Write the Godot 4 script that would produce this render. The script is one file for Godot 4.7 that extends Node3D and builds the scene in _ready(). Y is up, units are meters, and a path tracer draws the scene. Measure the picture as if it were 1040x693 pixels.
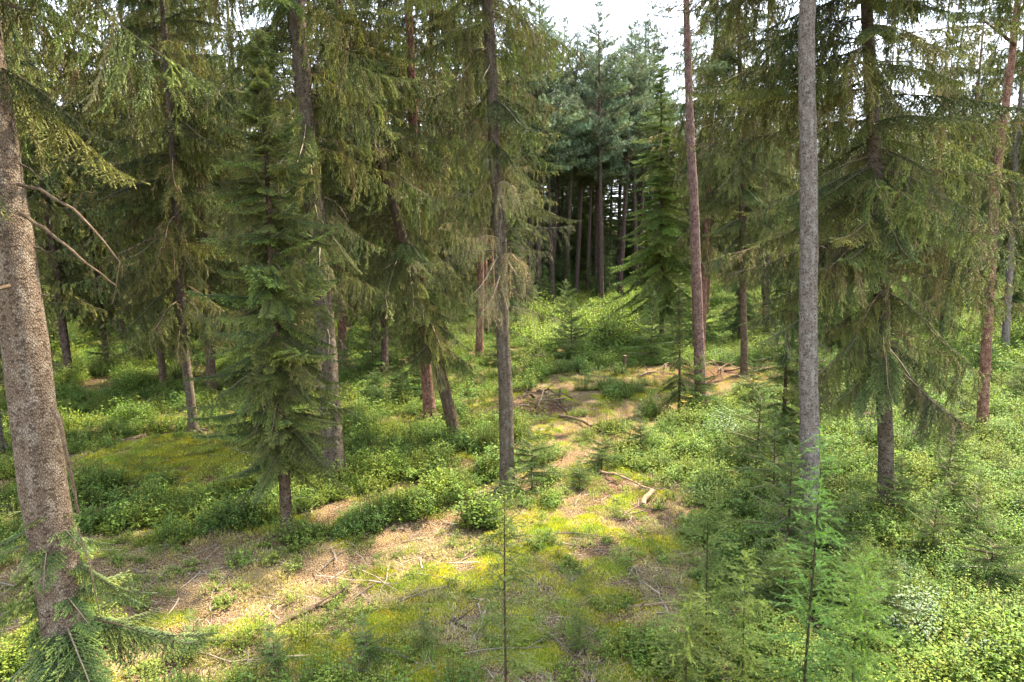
extends Node3D

# ------------------------------------------------------------------ helpers
var V := PackedVector3Array()
var N := PackedVector3Array()
var U := PackedVector2Array()
var C := PackedColorArray()
var rng := RandomNumberGenerator.new()
var taken := {}
var M := {}
var B := {}
var n_big := FastNoiseLite.new()
var n_mid := FastNoiseLite.new()
var n_fine := FastNoiseLite.new()
var n_tone := FastNoiseLite.new()

func numbered(called: String) -> String:
	var k: int = taken.get(called, 0)
	taken[called] = k + 1
	return called if k == 0 else "%s_%03d" % [called, k]

func tag(o: Node, label: String, category: String, group := "", kind := "") -> void:
	if label != "": o.set_meta("label", label)
	if category != "": o.set_meta("category", category)
	if group != "": o.set_meta("group", group)
	if kind != "": o.set_meta("kind", kind)

func thing(called: String, label: String, category: String, at: Vector3, turn := 0.0, group := "") -> Node3D:
	var o := Node3D.new()
	o.name = numbered(called)
	add_child(o)
	o.position = at
	o.rotation.y = turn
	tag(o, label, category, group)
	return o

const MARKS := [[-4.43, -6.4, "the leftmost thick trunk"], [-4.3, -12.5, "the bushy young spruce"], [-4.1, -15.3, "the thick grey spruce"], [-1.5, -18.2, "the leaning spruce"], [-2.5, -20.7, "the straight dark trunk"], [-0.1, -14.5, "the central trunk"], [6.4, -22.4, "the reddish brown pine"], [5.1, -11.2, "the bare grey trunk"], [7.5, -13.0, "the curtain spruce"], [13.7, -19.4, "the leaning right pine"], [9.7, -28.0, "the slim dark spruce"], [8.1, -36.8, "the pointed spruce"], [-9.3, -19.4, "the bank's thin stem"], [-7.5, -29.9, "the reddish trunk"], [-1.5, -42.8, "the reddish pair"], [3.0, -24.0, "the track"], [24.4, -33.4, "the right edge trunk"], [4.0, -57.0, "the central pines"], [-20.0, -36.0, "the far left stand"], [16.0, -42.0, "the right stand"]]
var told := {}

# where a thing stands, told by the nearest thing one can find; the same words twice get an order
func where(what: String, x: float, z: float) -> String:
	var best := 1e9
	var m: Array = MARKS[0]
	for a in MARKS:
		var q := Vector2(x - a[0], (z - a[1]) * 0.7).length()
		if q < best: best = q; m = a
	var side: float = x / -z - float(m[0]) / -float(m[1])
	var lat := side * -z
	var dep: float = float(m[1]) - z
	var rel := ("right of" if lat > 0.0 else "left of") if absf(lat) > absf(dep) * 0.6 else ("behind" if dep > 0.0 else "in front of")
	var near := "close " if best < 2.0 else ("" if best < 4.5 else "well ")
	var text := "%s %s%s %s" % [what, near, rel, m[2]]
	var k: int = told.get(text, 0)
	told[text] = k + 1
	if k > 0 and k < 6: text = "%s, %s one" % [text, ["second", "third", "fourth", "fifth", "sixth"][k - 1]]
	return text

func copy(src: Node3D, label: String, group: String, at: Vector3, turn: float, size: float) -> Node3D:
	var o: Node3D = src.duplicate()
	o.name = numbered(String(src.get_meta("called")))
	add_child(o)
	o.position = at
	o.rotation = Vector3(0, turn, 0)
	o.scale = Vector3.ONE * size
	o.set_meta("label", label)
	o.set_meta("group", group)
	return o

func rf(a: float, b: float) -> float:
	return rng.randf_range(a, b)

func fresh() -> void:
	V = PackedVector3Array(); N = PackedVector3Array(); U = PackedVector2Array(); C = PackedColorArray()

func commit(mat: Material) -> ArrayMesh:
	var a := []
	a.resize(Mesh.ARRAY_MAX)
	a[Mesh.ARRAY_VERTEX] = V
	if N.size() == V.size(): a[Mesh.ARRAY_NORMAL] = N
	if U.size() == V.size(): a[Mesh.ARRAY_TEX_UV] = U
	if C.size() == V.size(): a[Mesh.ARRAY_COLOR] = C
	var m := ArrayMesh.new()
	m.add_surface_from_arrays(Mesh.PRIMITIVE_TRIANGLES, a)
	m.surface_set_material(0, mat)
	fresh()
	return m

func put(called: String, mesh: Mesh, parent: Node) -> MeshInstance3D:
	var o := MeshInstance3D.new()
	o.name = called
	o.mesh = mesh
	parent.add_child(o, true)
	return o

func many(called: String, mesh: Mesh, xf: Array, tint: Array, parent: Node) -> MultiMeshInstance3D:
	var mm := MultiMesh.new()
	mm.transform_format = MultiMesh.TRANSFORM_3D
	mm.use_colors = true
	mm.mesh = mesh
	mm.instance_count = xf.size()
	for i in xf.size():
		mm.set_instance_transform(i, xf[i])
		mm.set_instance_color(i, tint[i])
	var o := MultiMeshInstance3D.new()
	o.name = called
	o.multimesh = mm
	parent.add_child(o, true)
	o.set_meta("kind", "stuff")
	return o

func tri(a: Vector3, b: Vector3, c: Vector3, ca: Color, cc: Color) -> void:
	V.append(a); V.append(b); V.append(c)
	C.append(ca); C.append(ca); C.append(cc)

func side_of(d: Vector3) -> Vector3:
	var a := rf(0.0, TAU)
	var s := d.cross(Vector3(0.31, 0.2, 0.93)).normalized()
	return s * cos(a) + d.cross(s) * sin(a)

# flat-coloured thin stem of three sides
func stem(p: Vector3, q: Vector3, r0: float, r1: float, col: Color) -> void:
	var d := (q - p).normalized()
	var s := d.cross(Vector3(0.31, 0.2, 0.93)).normalized()
	var t := d.cross(s)
	for k in 3:
		var a := TAU * k / 3.0
		var b := TAU * (k + 1) / 3.0
		var e := s * cos(a) + t * sin(a)
		var f := s * cos(b) + t * sin(b)
		tri(p + e * r0, q + e * r1, p + f * r0, col, col)
		tri(p + f * r0, q + e * r1, q + f * r1, col, col)

# a twig that sags under its weight and carries needles; returns its points
func twig(p: Vector3, d: Vector3, length: float, sag: float, per_m: float, nl: float, nw: float, col: Color, tip: Color, wood: Color, seg := 0.06) -> PackedVector3Array:
	var out := PackedVector3Array()
	var n := maxi(2, int(length / seg))
	var st := length / n
	out.append(p)
	for i in n:
		d = (d + Vector3(rf(-0.06, 0.06), -sag * st, rf(-0.06, 0.06))).normalized()
		var q := p + d * st
		if wood.a > 0.5:
			var s := side_of(d) * (0.0022 + 0.0018 * (1.0 - float(i) / n))
			tri(p + s, q, p - s, wood, wood)
		var f := float(i) / n
		var cc := col.lerp(tip, f * f)
		var k := int(per_m * st + rng.randf())
		for j in k:
			var e := side_of(d)
			var o := p.lerp(q, rng.randf())
			var w := d.cross(e) * nw * 0.5
			var g := rf(0.8, 1.2)
			var c1 := Color(cc.r * g, cc.g * g, cc.b * g)
			tri(o + w, o + (d * 0.75 + e * 0.75) * nl * rf(0.75, 1.2), o - w, c1, c1)
		p = q
		out.append(p)
	return out

# old spruce bough: a sagging limb from which dense tails of branchlets hang
func curtain_bough(length: float, step: float, per_m: float, nl: float, nw: float, tones: Array, wood: Color, thin: float) -> ArrayMesh:
	fresh()
	var p := Vector3.ZERO
	var d := Vector3(1, 0.12, 0).normalized()
	var n := int(length / step)
	for i in n:
		var f := float(i) / n
		d = (d + Vector3(0, (-0.9 if f < 0.55 else 0.9) * step * 0.35, rf(-0.05, 0.05))).normalized()
		var q := p + d * step
		stem(p, q, lerpf(0.016, 0.003, f), lerpf(0.016, 0.003, f + 1.0 / n), wood)
		if f > 0.12:
			for s: float in [-1.0, 1.0]:
				if rng.randf() < thin: continue
				var l := rf(0.2, 0.85) * (0.35 + 0.9 * sin(PI * clampf(f * 0.9 + 0.08, 0, 1)))
				if f > 0.75: l *= 0.6
				var tone: Color = tones[rng.randi() % tones.size()]
				var g := rf(0.7, 1.25)
				tone = Color(tone.r * g, tone.g * g, tone.b * g)
				var tip := tone.lerp(tones[0], 0.5) * rf(1.2, 2.2)
				var pts := twig(p.lerp(q, rng.randf()), Vector3(0.5 + f * 0.6, 0.1, s * rf(0.15, 1.1)).normalized(), l, rf(3.0, 8.0), per_m * 0.8, nl, nw, tone, tip, wood)
				for k in range(1, pts.size() - 1):
					for rep in 2:
						if rng.randf() < 0.15: continue
						var dd := (pts[k + 1] - pts[k]).normalized()
						twig(pts[k], (dd + side_of(dd) * 0.75).normalized(), rf(0.05, 0.16), 3.0, per_m, nl, nw, tone, tip, Color(0, 0, 0, 0))
		p = q
	return commit(M.needles)

# young spruce bough: a flat spray with side shoots and lifted tips
func spray_bough(length: float, step: float, per_m: float, nl: float, nw: float, col: Color, tip: Color, wood: Color, droop: float) -> ArrayMesh:
	fresh()
	var p := Vector3.ZERO
	var d := Vector3(1, 0.1, 0).normalized()
	var n := int(length / step)
	for i in n:
		var f := float(i) / n
		d = (d + Vector3(0, (-0.8 if f < 0.6 else 1.1) * step * 0.4, rf(-0.04, 0.04))).normalized()
		var q := p + d * step
		stem(p, q, lerpf(0.013, 0.002, f), lerpf(0.013, 0.002, f + 1.0 / n), wood)
		for s: float in [-1.0, 1.0]:
			if rng.randf() < 0.12 or f < 0.06: continue
			var l: float = length * 0.36 * (1.0 - f * 0.85) * rf(0.6, 1.15) * clampf(0.35 + f * 3.0, 0.0, 1.0)
			var pts := twig(p, Vector3(0.75, rf(-0.15, 0.1), s).normalized(), l, droop, per_m, nl, nw, col, tip, wood)
			for k in range(1, pts.size() - 1):
				for e: float in [-1.0, 1.0]:
					if rng.randf() < 0.72:
						var dd := (pts[k + 1] - pts[k]).normalized()
						var w: Vector3 = dd.cross(Vector3.UP).normalized() * float(e)
						twig(pts[k], (dd * 0.8 + w * 0.8 + Vector3(0, rf(-0.5, 0.15), 0)).normalized(), rf(0.05, 0.16) * (1.2 - 0.6 * float(k) / pts.size()), 1.0, per_m, nl, nw, col, tip, Color(0, 0, 0, 0))
		p = q
	twig(p, d, 0.12, 0.0, per_m, nl, nw, col, tip, wood)
	return commit(M.needles)

# dead bough: bare forked twigs with shreds of lichen and a few brown needles
func dead_bough(length: float) -> ArrayMesh:
	fresh()
	var p := Vector3.ZERO
	var d := Vector3(1, 0.1, 0).normalized()
	var grey := Color(0.13, 0.105, 0.075)
	var n := 14
	for i in n:
		var f := float(i) / n
		d = (d + Vector3(0, -0.07, rf(-0.12, 0.12))).normalized()
		var q := p + d * length / n
		stem(p, q, lerpf(0.014, 0.003, f), lerpf(0.014, 0.003, f + 1.0 / n), grey)
		if f > 0.15 and rng.randf() < 0.85:
			var s := -1.0 if rng.randf() < 0.5 else 1.0
			var pts := twig(p, Vector3(0.7, rf(-0.4, 0.1), s).normalized(), length * 0.33 * (1.1 - f) * rf(0.5, 1.3), 1.6, 12.0, 0.02, 0.005, Color(0.14, 0.11, 0.06), Color(0.13, 0.12, 0.06), grey)
			for k in range(1, pts.size() - 1):
				if rng.randf() < 0.6:
					twig(pts[k], (pts[k + 1] - pts[k] + side_of(d) * 0.05).normalized(), rf(0.08, 0.25), 4.0, 30.0, 0.02, 0.005, Color(0.14, 0.12, 0.06), Color(0.12, 0.13, 0.06), grey)
		p = q
	return commit(M.needles)

# pine bough: a bare limb with tufts of long needles towards its ends
func pine_bough(length: float, coarse: float, col: Color, wood: Color) -> ArrayMesh:
	fresh()
	var p := Vector3.ZERO
	var d := Vector3(1, 0.15, 0).normalized()
	var n := 12
	for i in n:
		var f := float(i) / n
		d = (d + Vector3(0, rf(-0.05, 0.06), rf(-0.16, 0.16))).normalized()
		var q := p + d * length / n
		stem(p, q, lerpf(0.022, 0.004, f), lerpf(0.022, 0.004, f + 1.0 / n), wood)
		if f > 0.28:
			for s in 3:
				var e := (d * 0.8 + side_of(d) * Vector3(1, 0.45, 1) + Vector3(0, 0.18, 0)).normalized()
				var l := rf(0.18, 0.5) * (1.2 - f * 0.6)
				stem(p, p + e * l, 0.006, 0.003, wood)
				for j in int(3 + l * 7):
					var o := p + e * l * rf(0.3, 1.0)
					twig(o, (e + side_of(e) * 0.7 + Vector3(0, 0.3, 0)).normalized(), rf(0.08, 0.16), 0.0, 260.0 / coarse, 0.055 * sqrt(coarse), 0.006 * coarse, col, col * 1.25, Color(0, 0, 0, 0))
		p = q
	return commit(M.needles)

# ------------------------------------------------------------------ trunks
func tube(pts: PackedVector3Array, rad: PackedFloat32Array, sides: int, rough: float, vscale := 0.5) -> void:
	var ring: Array[PackedVector3Array] = []
	var norm: Array[PackedVector3Array] = []
	var along := PackedFloat32Array()
	var run := 0.0
	var ph := rf(0, 50)
	for i in pts.size():
		var d := (pts[mini(i + 1, pts.size() - 1)] - pts[maxi(i - 1, 0)]).normalized()
		var ref := Vector3(0, 0, 1) if absf(d.z) < 0.8 else Vector3(0, 1, 0)
		var s := ref.cross(d).normalized()
		var t := d.cross(s)
		if i > 0: run += pts[i].distance_to(pts[i - 1])
		along.append(run * vscale)
		var r := PackedVector3Array()
		var nn := PackedVector3Array()
		for k in sides:
			var a := TAU * k / sides
			var e := s * cos(a) + t * sin(a)
			var q := rad[i] * (1.0 + rough * n_fine.get_noise_3d(cos(a) * 4.0 + ph, run * 3.0, sin(a) * 4.0))
			r.append(pts[i] + e * q)
			nn.append(e)
		ring.append(r); norm.append(nn)
	var reps := maxf(1.0, roundf(TAU * rad[mini(2, rad.size() - 1)]))
	for i in pts.size() - 1:
		for k in sides:
			var k2 := (k + 1) % sides
			var a: Vector3 = ring[i][k]; var b: Vector3 = ring[i][k2]
			var c: Vector3 = ring[i + 1][k]; var e: Vector3 = ring[i + 1][k2]
			var u0 := reps * k / sides; var u1 := reps * (k + 1) / sides
			for v in [[a, norm[i][k], u0, along[i]], [c, norm[i + 1][k], u0, along[i + 1]], [b, norm[i][k2], u1, along[i]], [b, norm[i][k2], u1, along[i]], [c, norm[i + 1][k], u0, along[i + 1]], [e, norm[i + 1][k2], u1, along[i + 1]]]:
				V.append(v[0]); N.append(v[1]); U.append(Vector2(v[2], v[3]))

func spine_at(sp: Array, y: float) -> Vector3:
	for i in range(1, sp.size()):
		if y <= sp[i].y or i == sp.size() - 1:
			var f: float = (y - sp[i - 1].y) / (sp[i].y - sp[i - 1].y)
			if f > 1.0:
				f = 1.0 + (f - 1.0) * 0.6
			var q: Vector3 = sp[i - 1].lerp(sp[i], f)
			return Vector3(q.x, y, q.z)
	return sp[0]

func trunk_mesh(sp: Array, height: float, r0: float, sides: int, mat: Material, flare := 0.55) -> ArrayMesh:
	fresh()
	var pts := PackedVector3Array()
	var rad := PackedFloat32Array()
	var y := -0.25
	var wob := rf(0, 100)
	while y < height:
		var c := spine_at(sp, maxf(y, 0.0))
		c.y = y
		c.x += 0.03 * n_mid.get_noise_2d(y * 4.0, wob) * clampf(y, 0, 1)
		c.z += 0.03 * n_mid.get_noise_2d(y * 4.0, wob + 30.0) * clampf(y, 0, 1)
		pts.append(c)
		rad.append(r0 * (pow(maxf(0.02, 1.0 - y / height), 0.75) + flare * exp(-maxf(y, 0.0) / 0.22)))
		y += 0.08 if y < 0.6 else (0.35 if sides > 9 else 1.2)
	tube(pts, rad, sides, 0.09)
	if sides > 12:
		for i in 7:
			var a := TAU * (i + rf(-0.3, 0.3)) / 7.0
			var d := Vector3(cos(a), 0, sin(a))
			var l := r0 * rf(1.2, 2.6)
			tube(PackedVector3Array([Vector3(0, r0 * 1.5, 0) + d * r0 * 0.75, Vector3(0, r0 * 0.75, 0) + d * r0 * 1.15, Vector3(0, 0.04, 0) + d * (r0 * 1.3 + l * 0.5), Vector3(0, -0.06, 0) + d * (r0 * 1.3 + l)]), PackedFloat32Array([r0 * 0.22, r0 * 0.36, r0 * 0.24, r0 * 0.1]), 8, 0.2)
		for i in 46:
			var k := 14 + rng.randi() % maxi(1, mini(pts.size() - 16, 34))
			var a := rf(0, TAU)
			var d := Vector3(cos(a), rf(-0.5, 0.3), sin(a)).normalized()
			var l := rf(0.03, 0.12) if rng.randf() < 0.8 else rf(0.12, 0.35)
			var q := pts[k] + Vector3(0, rf(0, 0.3), 0)
			tube(PackedVector3Array([q + d * rad[k] * 0.8, q + d * (rad[k] + l * 0.5), q + d * (rad[k] + l) + Vector3(0, -l * 0.25, 0)]), PackedFloat32Array([0.013, 0.009, 0.004]), 5, 0.1)
	return commit(mat)

# crown: boughs in whorls round the spine; each kind of bough is one MultiMesh
func crown(parent: Node3D, sp: Array, o: Dictionary) -> void:
	var kinds: Array = o.kinds
	var xf := []
	var tint := []
	for k in kinds: xf.append([]); tint.append([])
	var y: float = o.low
	var top: float = o.top
	while y < top:
		var f: float = (y - float(o.low)) / (top - float(o.low))
		for j in int(o.per):
			if rng.randf() < float(o.get("gap", 0.1)) + 0.62 * clampf((y - float(o.get("thin_from", 99.0))) / 3.0, 0, 1): continue
			var az := rf(0, TAU)
			if o.has("face") and rng.randf() < float(o.get("bias", 0.6)): az = float(o.face) + rf(-1.1, 1.1)
			var reach: float
			if o.get("cone", false):
				reach = float(o.reach) * pow(1.0 - f, float(o.get("taper", 0.85))) * lerpf(float(o.get("skirt", 0.7)), 1.0, clampf(f * 5.0, 0, 1)) + 0.12
			else:
				reach = float(o.reach) * lerpf(float(o.get("skirt", 0.6)), 1.0, clampf(f * 4.0, 0, 1)) * (1.0 if f < 0.45 else pow(1.0 - (f - 0.45) / 0.55, 0.8)) + 0.15
			reach *= rf(0.5, 1.2)
			var yy := y + rf(-0.2, 0.2)
			var pitch: float = lerpf(float(o.get("pitch_low", -0.25)), float(o.get("pitch_top", 0.45)), f) + rf(-1, 1) * float(o.get("pitch_var", 0.24))
			var b := Basis(Vector3.UP, az) * Basis(Vector3(0, 0, 1), pitch) * Basis(Vector3(1, 0, 0), rf(-0.2, 0.2))
			var k := rng.randi() % kinds.size()
			if f > float(o.get("swap", 2.0)): k = kinds.size() - 1
			var base_len: float = kinds[k][1]
			var s := reach / base_len
			xf[k].append(Transform3D(b.scaled_local(Vector3(s, clampf(s, 0.55, 1.15) if o.get("hang", false) else s, clampf(s, 0.5, 1.1))), spine_at(sp, yy)))
			var g := rf(0.55, 1.4)
			var tc: Color = o.get("tint", Color.WHITE)
			tint[k].append(Color(tc.r * g * rf(0.9, 1.18), tc.g * g, tc.b * g * rf(0.85, 1.1)))
		y += float(o.step)
	var c := Node3D.new()
	c.name = "crown"
	parent.add_child(c, true)
	for k in kinds.size():
		if xf[k].size() > 0:
			many("foliage", kinds[k][0], xf[k], tint[k], c)

func dead_twigs(parent: Node3D, sp: Array, low: float, high: float, count: int, reach: float) -> void:
	var xf := []
	var tint := []
	for i in count:
		var y := rf(low, high)
		var b := Basis(Vector3.UP, rf(0, TAU)) * Basis(Vector3(0, 0, 1), rf(-0.6, 0.1))
		xf.append(Transform3D(b.scaled(Vector3.ONE * reach * rf(0.35, 1.1) / 1.5), spine_at(sp, y)))
		var g := rf(0.7, 1.2)
		tint.append(Color(g, g, g))
	if count > 0: many("dead_twigs", B.dead[rng.randi() % 2][0], xf, tint, parent)

func tree(called: String, label: String, group: String, x: float, z: float, spine: Array, height: float, r0: float, bark: Material, crowns: Array, dead := [], sides := 16) -> Node3D:
	var t := thing(called, label, "tree", Vector3(x, ground_y(x, z), z), 0.0, group)
	t.set_meta("called", called)
	var sp := [Vector3.ZERO]
	for q in spine: sp.append(Vector3(q[0] - x, q[1], 0.0))
	if sp.size() == 1: sp.append(Vector3(-0.03 * height, height, 0))
	put("trunk", trunk_mesh(sp, height, r0, sides, bark), t)
	for c in crowns: crown(t, sp, c)
	if dead.size() == 4: dead_twigs(t, sp, dead[0], dead[1], dead[2], dead[3])
	return t

# ------------------------------------------------------------------ terrain
const RUT_A := [[-9.6, -8.6], [-7.58, -9.86], [-6.16, -10.89], [-3.73, -12.99], [-0.97, -16.23], [1.1, -18.55], [2.4, -20.25], [6.78, -25.62], [11.2, -30.6], [15.0, -35.0]]
const RUT_B := [[-7.6, -6.4], [-5.67, -7.87], [-4.7, -8.92], [-3.61, -10.22], [-2.18, -11.98], [-0.42, -14.05], [2.08, -17.44], [5.08, -21.47], [9.94, -28.22], [13.6, -33.5]]

func rut(path: Array, x: float, z: float) -> float:
	var best := 99.0
	for i in path.size() - 1:
		var ax: float = path[i][0]; var az: float = path[i][1]
		var dx: float = path[i + 1][0] - ax; var dz: float = path[i + 1][1] - az
		var f := clampf(((x - ax) * dx + (z - az) * dz) / (dx * dx + dz * dz), 0.0, 1.0)
		var ex := x - ax - dx * f; var ez := z - az - dz * f
		best = minf(best, ex * ex + ez * ez)
	return sqrt(best)

func blob(x: float, z: float, cx: float, cz: float, rx: float, rz: float) -> float:
	var a := (x - cx) / rx; var b := (z - cz) / rz
	return exp(-a * a - b * b)

func track(x: float, z: float) -> float:
	if x < -12.0 or x > 17.0 or z > -5.0 or z < -37.0: return 9.0
	var w := 0.10 * n_mid.get_noise_2d(x * 9.0, z * 9.0)
	return minf(rut(RUT_A, x, z), rut(RUT_B, x, z)) + w

func ground_y(x: float, z: float) -> float:
	var d := -z
	var h := 0.16 * n_big.get_noise_2d(x, z) + 0.05 * n_mid.get_noise_2d(x, z) + 0.045 * n_fine.get_noise_2d(x * 2.2, z * 2.2)
	var e := (x + 8.3) * 0.93 + (z + 16.3) * -0.36
	var g := (x + 8.3) * 0.36 + (z + 16.3) * 0.93
	h += 0.75 * exp(-e * e / 4.2 - g * g / 1.3)
	h += 0.35 * blob(x, z, 8.9, -29.0, 3.2, 1.6)
	var t := track(x, z)
	h -= 0.13 * exp(-t * t / 0.09)
	var far := maxf(0.0, d - 40.0)
	h += 0.075 * far * far / (far + 14.0)
	var right := maxf(0.0, x - 12.0)
	h += 0.03 * right * right / (right + 8.0)
	return h

# how thickly bilberry covers the spot, 0 to 1
func berry(x: float, z: float) -> float:
	var d := -z
	var c := 0.55
	c += 0.32 * clampf((x - 3.2) / 2.0, 0, 1)
	c -= 1.0 * blob(x, z, 0.6, -9.6, 2.2, 3.0)
	c -= 0.8 * blob(x, z, 2.0, -13.0, 1.2, 1.6)
	c -= 1.25 * blob(x, z, -6.4, -10.4, 2.8, 1.3)
	c -= 0.9 * blob(x, z, -1.8, -9.6, 2.4, 1.9)
	c -= 1.4 * blob(x, z, 8.0, -27.6, 4.4, 2.4)
	c -= 1.2 * blob(x, z, 1.1, -22.4, 1.9, 1.9)
	c -= 1.2 * blob(x, z, 2.4, -14.2, 1.0, 1.7)
	c -= 1.3 * blob(x, z, -8.4, -16.4, 2.5, 1.3)
	c += 0.9 * blob(x, z, -5.6, -13.7, 2.2, 1.1)
	c += 0.8 * blob(x, z, -2.4, -16.4, 1.8, 2.2)
	var mx := (x + 2.2) * 0.64 + (z + 13.6) * -0.77
	var mz := (x + 2.2) * 0.77 + (z + 13.6) * 0.64
	c += 0.7 * exp(-mx * mx / 16.0 - mz * mz / 0.18)
	c += 1.1 * n_mid.get_noise_2d(x * 5.5 + 40.0, z * 5.5) + 0.6 * n_fine.get_noise_2d(x * 1.5, z * 1.5)
	var t := track(x, z)
	c -= 1.8 * exp(-t * t / 0.16)
	if d > 45.0: c -= 0.2
	return clampf(c, 0.0, 1.0)

func mossy(x: float, z: float) -> float:
	var m := 0.15
	m += 0.45 * blob(x, z, 0.4, -10.2, 1.6, 2.6)
	m += 0.6 * blob(x, z, -2.2, -8.6, 1.6, 0.9)
	m += 0.9 * blob(x, z, -8.2, -16.0, 2.4, 1.4)
	m += 0.5 * blob(x, z, -1.5, -18.0, 1.6, 1.2)
	m += 0.35 * clampf((x - 3.0) / 3.0, 0, 1)
	m += 1.0 * n_mid.get_noise_2d(x * 5.0 - 90.0, z * 5.0 + 17.0) + 0.55 * n_fine.get_noise_2d(x * 2.5 + 9.0, z * 2.5)
	return clampf(m, 0.0, 1.0)

func matter(x: float, z: float) -> Color:
	var k := n_tone.get_noise_2d(x, z)
	var f := n_fine.get_noise_2d(x * 5.0, z * 5.0 + 50.0)
	var c := Color(0.20, 0.135, 0.08).lerp(Color(0.34, 0.25, 0.14), clampf(0.5 + k * 1.1 + f * 0.4, 0, 1))
	var m := mossy(x, z)
	var mc := Color(0.50, 0.42, 0.06).lerp(Color(0.26, 0.29, 0.06), clampf(0.5 - 1.3 * k + 0.5 * f, 0, 1))
	c = c.lerp(mc, smoothstep(0.38, 0.68, m))
	var b := berry(x, z)
	c = c.lerp(Color(0.11, 0.115, 0.04), smoothstep(0.4, 0.8, b) * 0.75)
	var t := track(x, z)
	c = c.lerp(Color(0.27, 0.175, 0.105), 0.95 * exp(-t * t / 0.11))
	var s := blob(x, z, 2.4, -14.2, 0.8, 1.5) + blob(x, z, 1.0, -22.4, 1.7, 1.5) + blob(x, z, 8.0, -28.0, 4.0, 1.8) + 0.6 * blob(x, z, 1.7, -11.6, 0.6, 0.6)
	c = c.lerp(Color(0.16, 0.085, 0.055), clampf(s * 0.85 + f * 0.4 * s, 0, 1))
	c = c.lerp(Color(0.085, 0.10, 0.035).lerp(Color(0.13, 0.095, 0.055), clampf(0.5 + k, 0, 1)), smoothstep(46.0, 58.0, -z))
	var p := smoothstep(0.35, 0.6, n_mid.get_noise_2d(x * 6.0 + 5.0, z * 6.0 - 77.0))
	return c.lerp(Color(0.10, 0.07, 0.045), p * 0.5)

func ground() -> void:
	var nx := 400
	var nz := 380
	var verts := PackedVector3Array()
	var cols := PackedColorArray()
	var uvs := PackedVector2Array()
	var idx := PackedInt32Array()
	for j in nz + 1:
		var t := float(j) / nz
		var z := 14.0 - (58.0 * t + 190.0 * pow(t, 6.0))
		for i in nx + 1:
			var s := float(i) / nx * 2.0 - 1.0
			var x := 25.0 * s + 175.0 * pow(s, 5.0)
			verts.append(Vector3(x, ground_y(x, z), z))
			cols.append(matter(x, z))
			uvs.append(Vector2(x, z) / 2.3)
	for j in nz:
		for i in nx:
			var a := j * (nx + 1) + i
			var b := a + nx + 1
			idx.append_array(PackedInt32Array([a, b + 1, a + 1, a, b, b + 1]))
	var st := SurfaceTool.new()
	var arr := []
	arr.resize(Mesh.ARRAY_MAX)
	arr[Mesh.ARRAY_VERTEX] = verts; arr[Mesh.ARRAY_COLOR] = cols; arr[Mesh.ARRAY_TEX_UV] = uvs; arr[Mesh.ARRAY_INDEX] = idx
	var raw := ArrayMesh.new()
	raw.add_surface_from_arrays(Mesh.PRIMITIVE_TRIANGLES, arr)
	st.create_from(raw, 0)
	st.generate_normals()
	var m := st.commit()
	m.surface_set_material(0, M.soil)
	var o := put("ground", m, self)
	tag(o, "forest floor of moss, needle litter and a two-rut dirt track", "", "", "structure")

# ------------------------------------------------------------------ small plants
func leaf(p: Vector3, d: Vector3, n: Vector3, l: float, w: float, c: Color) -> void:
	var s := d.cross(n).normalized() * w * 0.5
	var q := p + d * l
	var m := p + d * l * 0.45 - n * l * 0.08
	tri(p, m + s, q, c, c)
	tri(p, q, m - s, c, c)

func berry_clump(r: float, h: float, count: int, size: float, col: Color, tip: Color) -> ArrayMesh:
	fresh()
	for i in count:
		var a := rf(0, TAU)
		var q := sqrt(rng.randf()) * r
		var base := Vector3(cos(a) * q * 0.6, 0, sin(a) * q * 0.6)
		var hh := h * rf(0.35, 1.25) * (1.0 - 0.4 * q / r)
		var top := Vector3(cos(a) * q + rf(-0.03, 0.03), hh, sin(a) * q + rf(-0.03, 0.03))
		stem(base, top, 0.0016, 0.001, Color(0.08, 0.09, 0.03))
		for k in 7:
			var f := rf(0.35, 1.0)
			var p := base.lerp(top, f)
			var b := rf(0, TAU)
			var g := rf(0.75, 1.25)
			var c := col.lerp(tip, f * f * rf(0.3, 1.0))
			leaf(p, Vector3(cos(b), rf(-0.1, 0.6), sin(b)).normalized(), Vector3(rf(-0.4, 0.4), 1, rf(-0.4, 0.4)).normalized(), size * rf(0.7, 1.3), size * 0.62, Color(c.r * g, c.g * g, c.b * g))
	return commit(M.leaf)

func grass_tuft(r: float, h: float, count: int, col: Color) -> ArrayMesh:
	fresh()
	for i in count:
		var a := rf(0, TAU)
		var q := sqrt(rng.randf()) * r
		var p := Vector3(cos(a) * q, -0.01, sin(a) * q)
		var b := a + rf(-1.2, 1.2)
		var lean := rf(0.15, 0.8)
		var hh := h * rf(0.5, 1.15)
		var m := p + Vector3(cos(b) * lean * 0.3, 0.6, sin(b) * lean * 0.3) * hh
		var e := p + Vector3(cos(b) * lean, rf(0.55, 1.0), sin(b) * lean) * hh
		var w := Vector3(-sin(b), 0, cos(b)) * 0.0032
		var g := rf(0.7, 1.3)
		var c := Color(col.r * g, col.g * g, col.b * rf(0.7, 1.2))
		tri(p + w, m + w, p - w, c, c); tri(m + w, m - w, p - w, c, c); tri(m + w, e, m - w, c, c)
	return commit(M.leaf)

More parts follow.
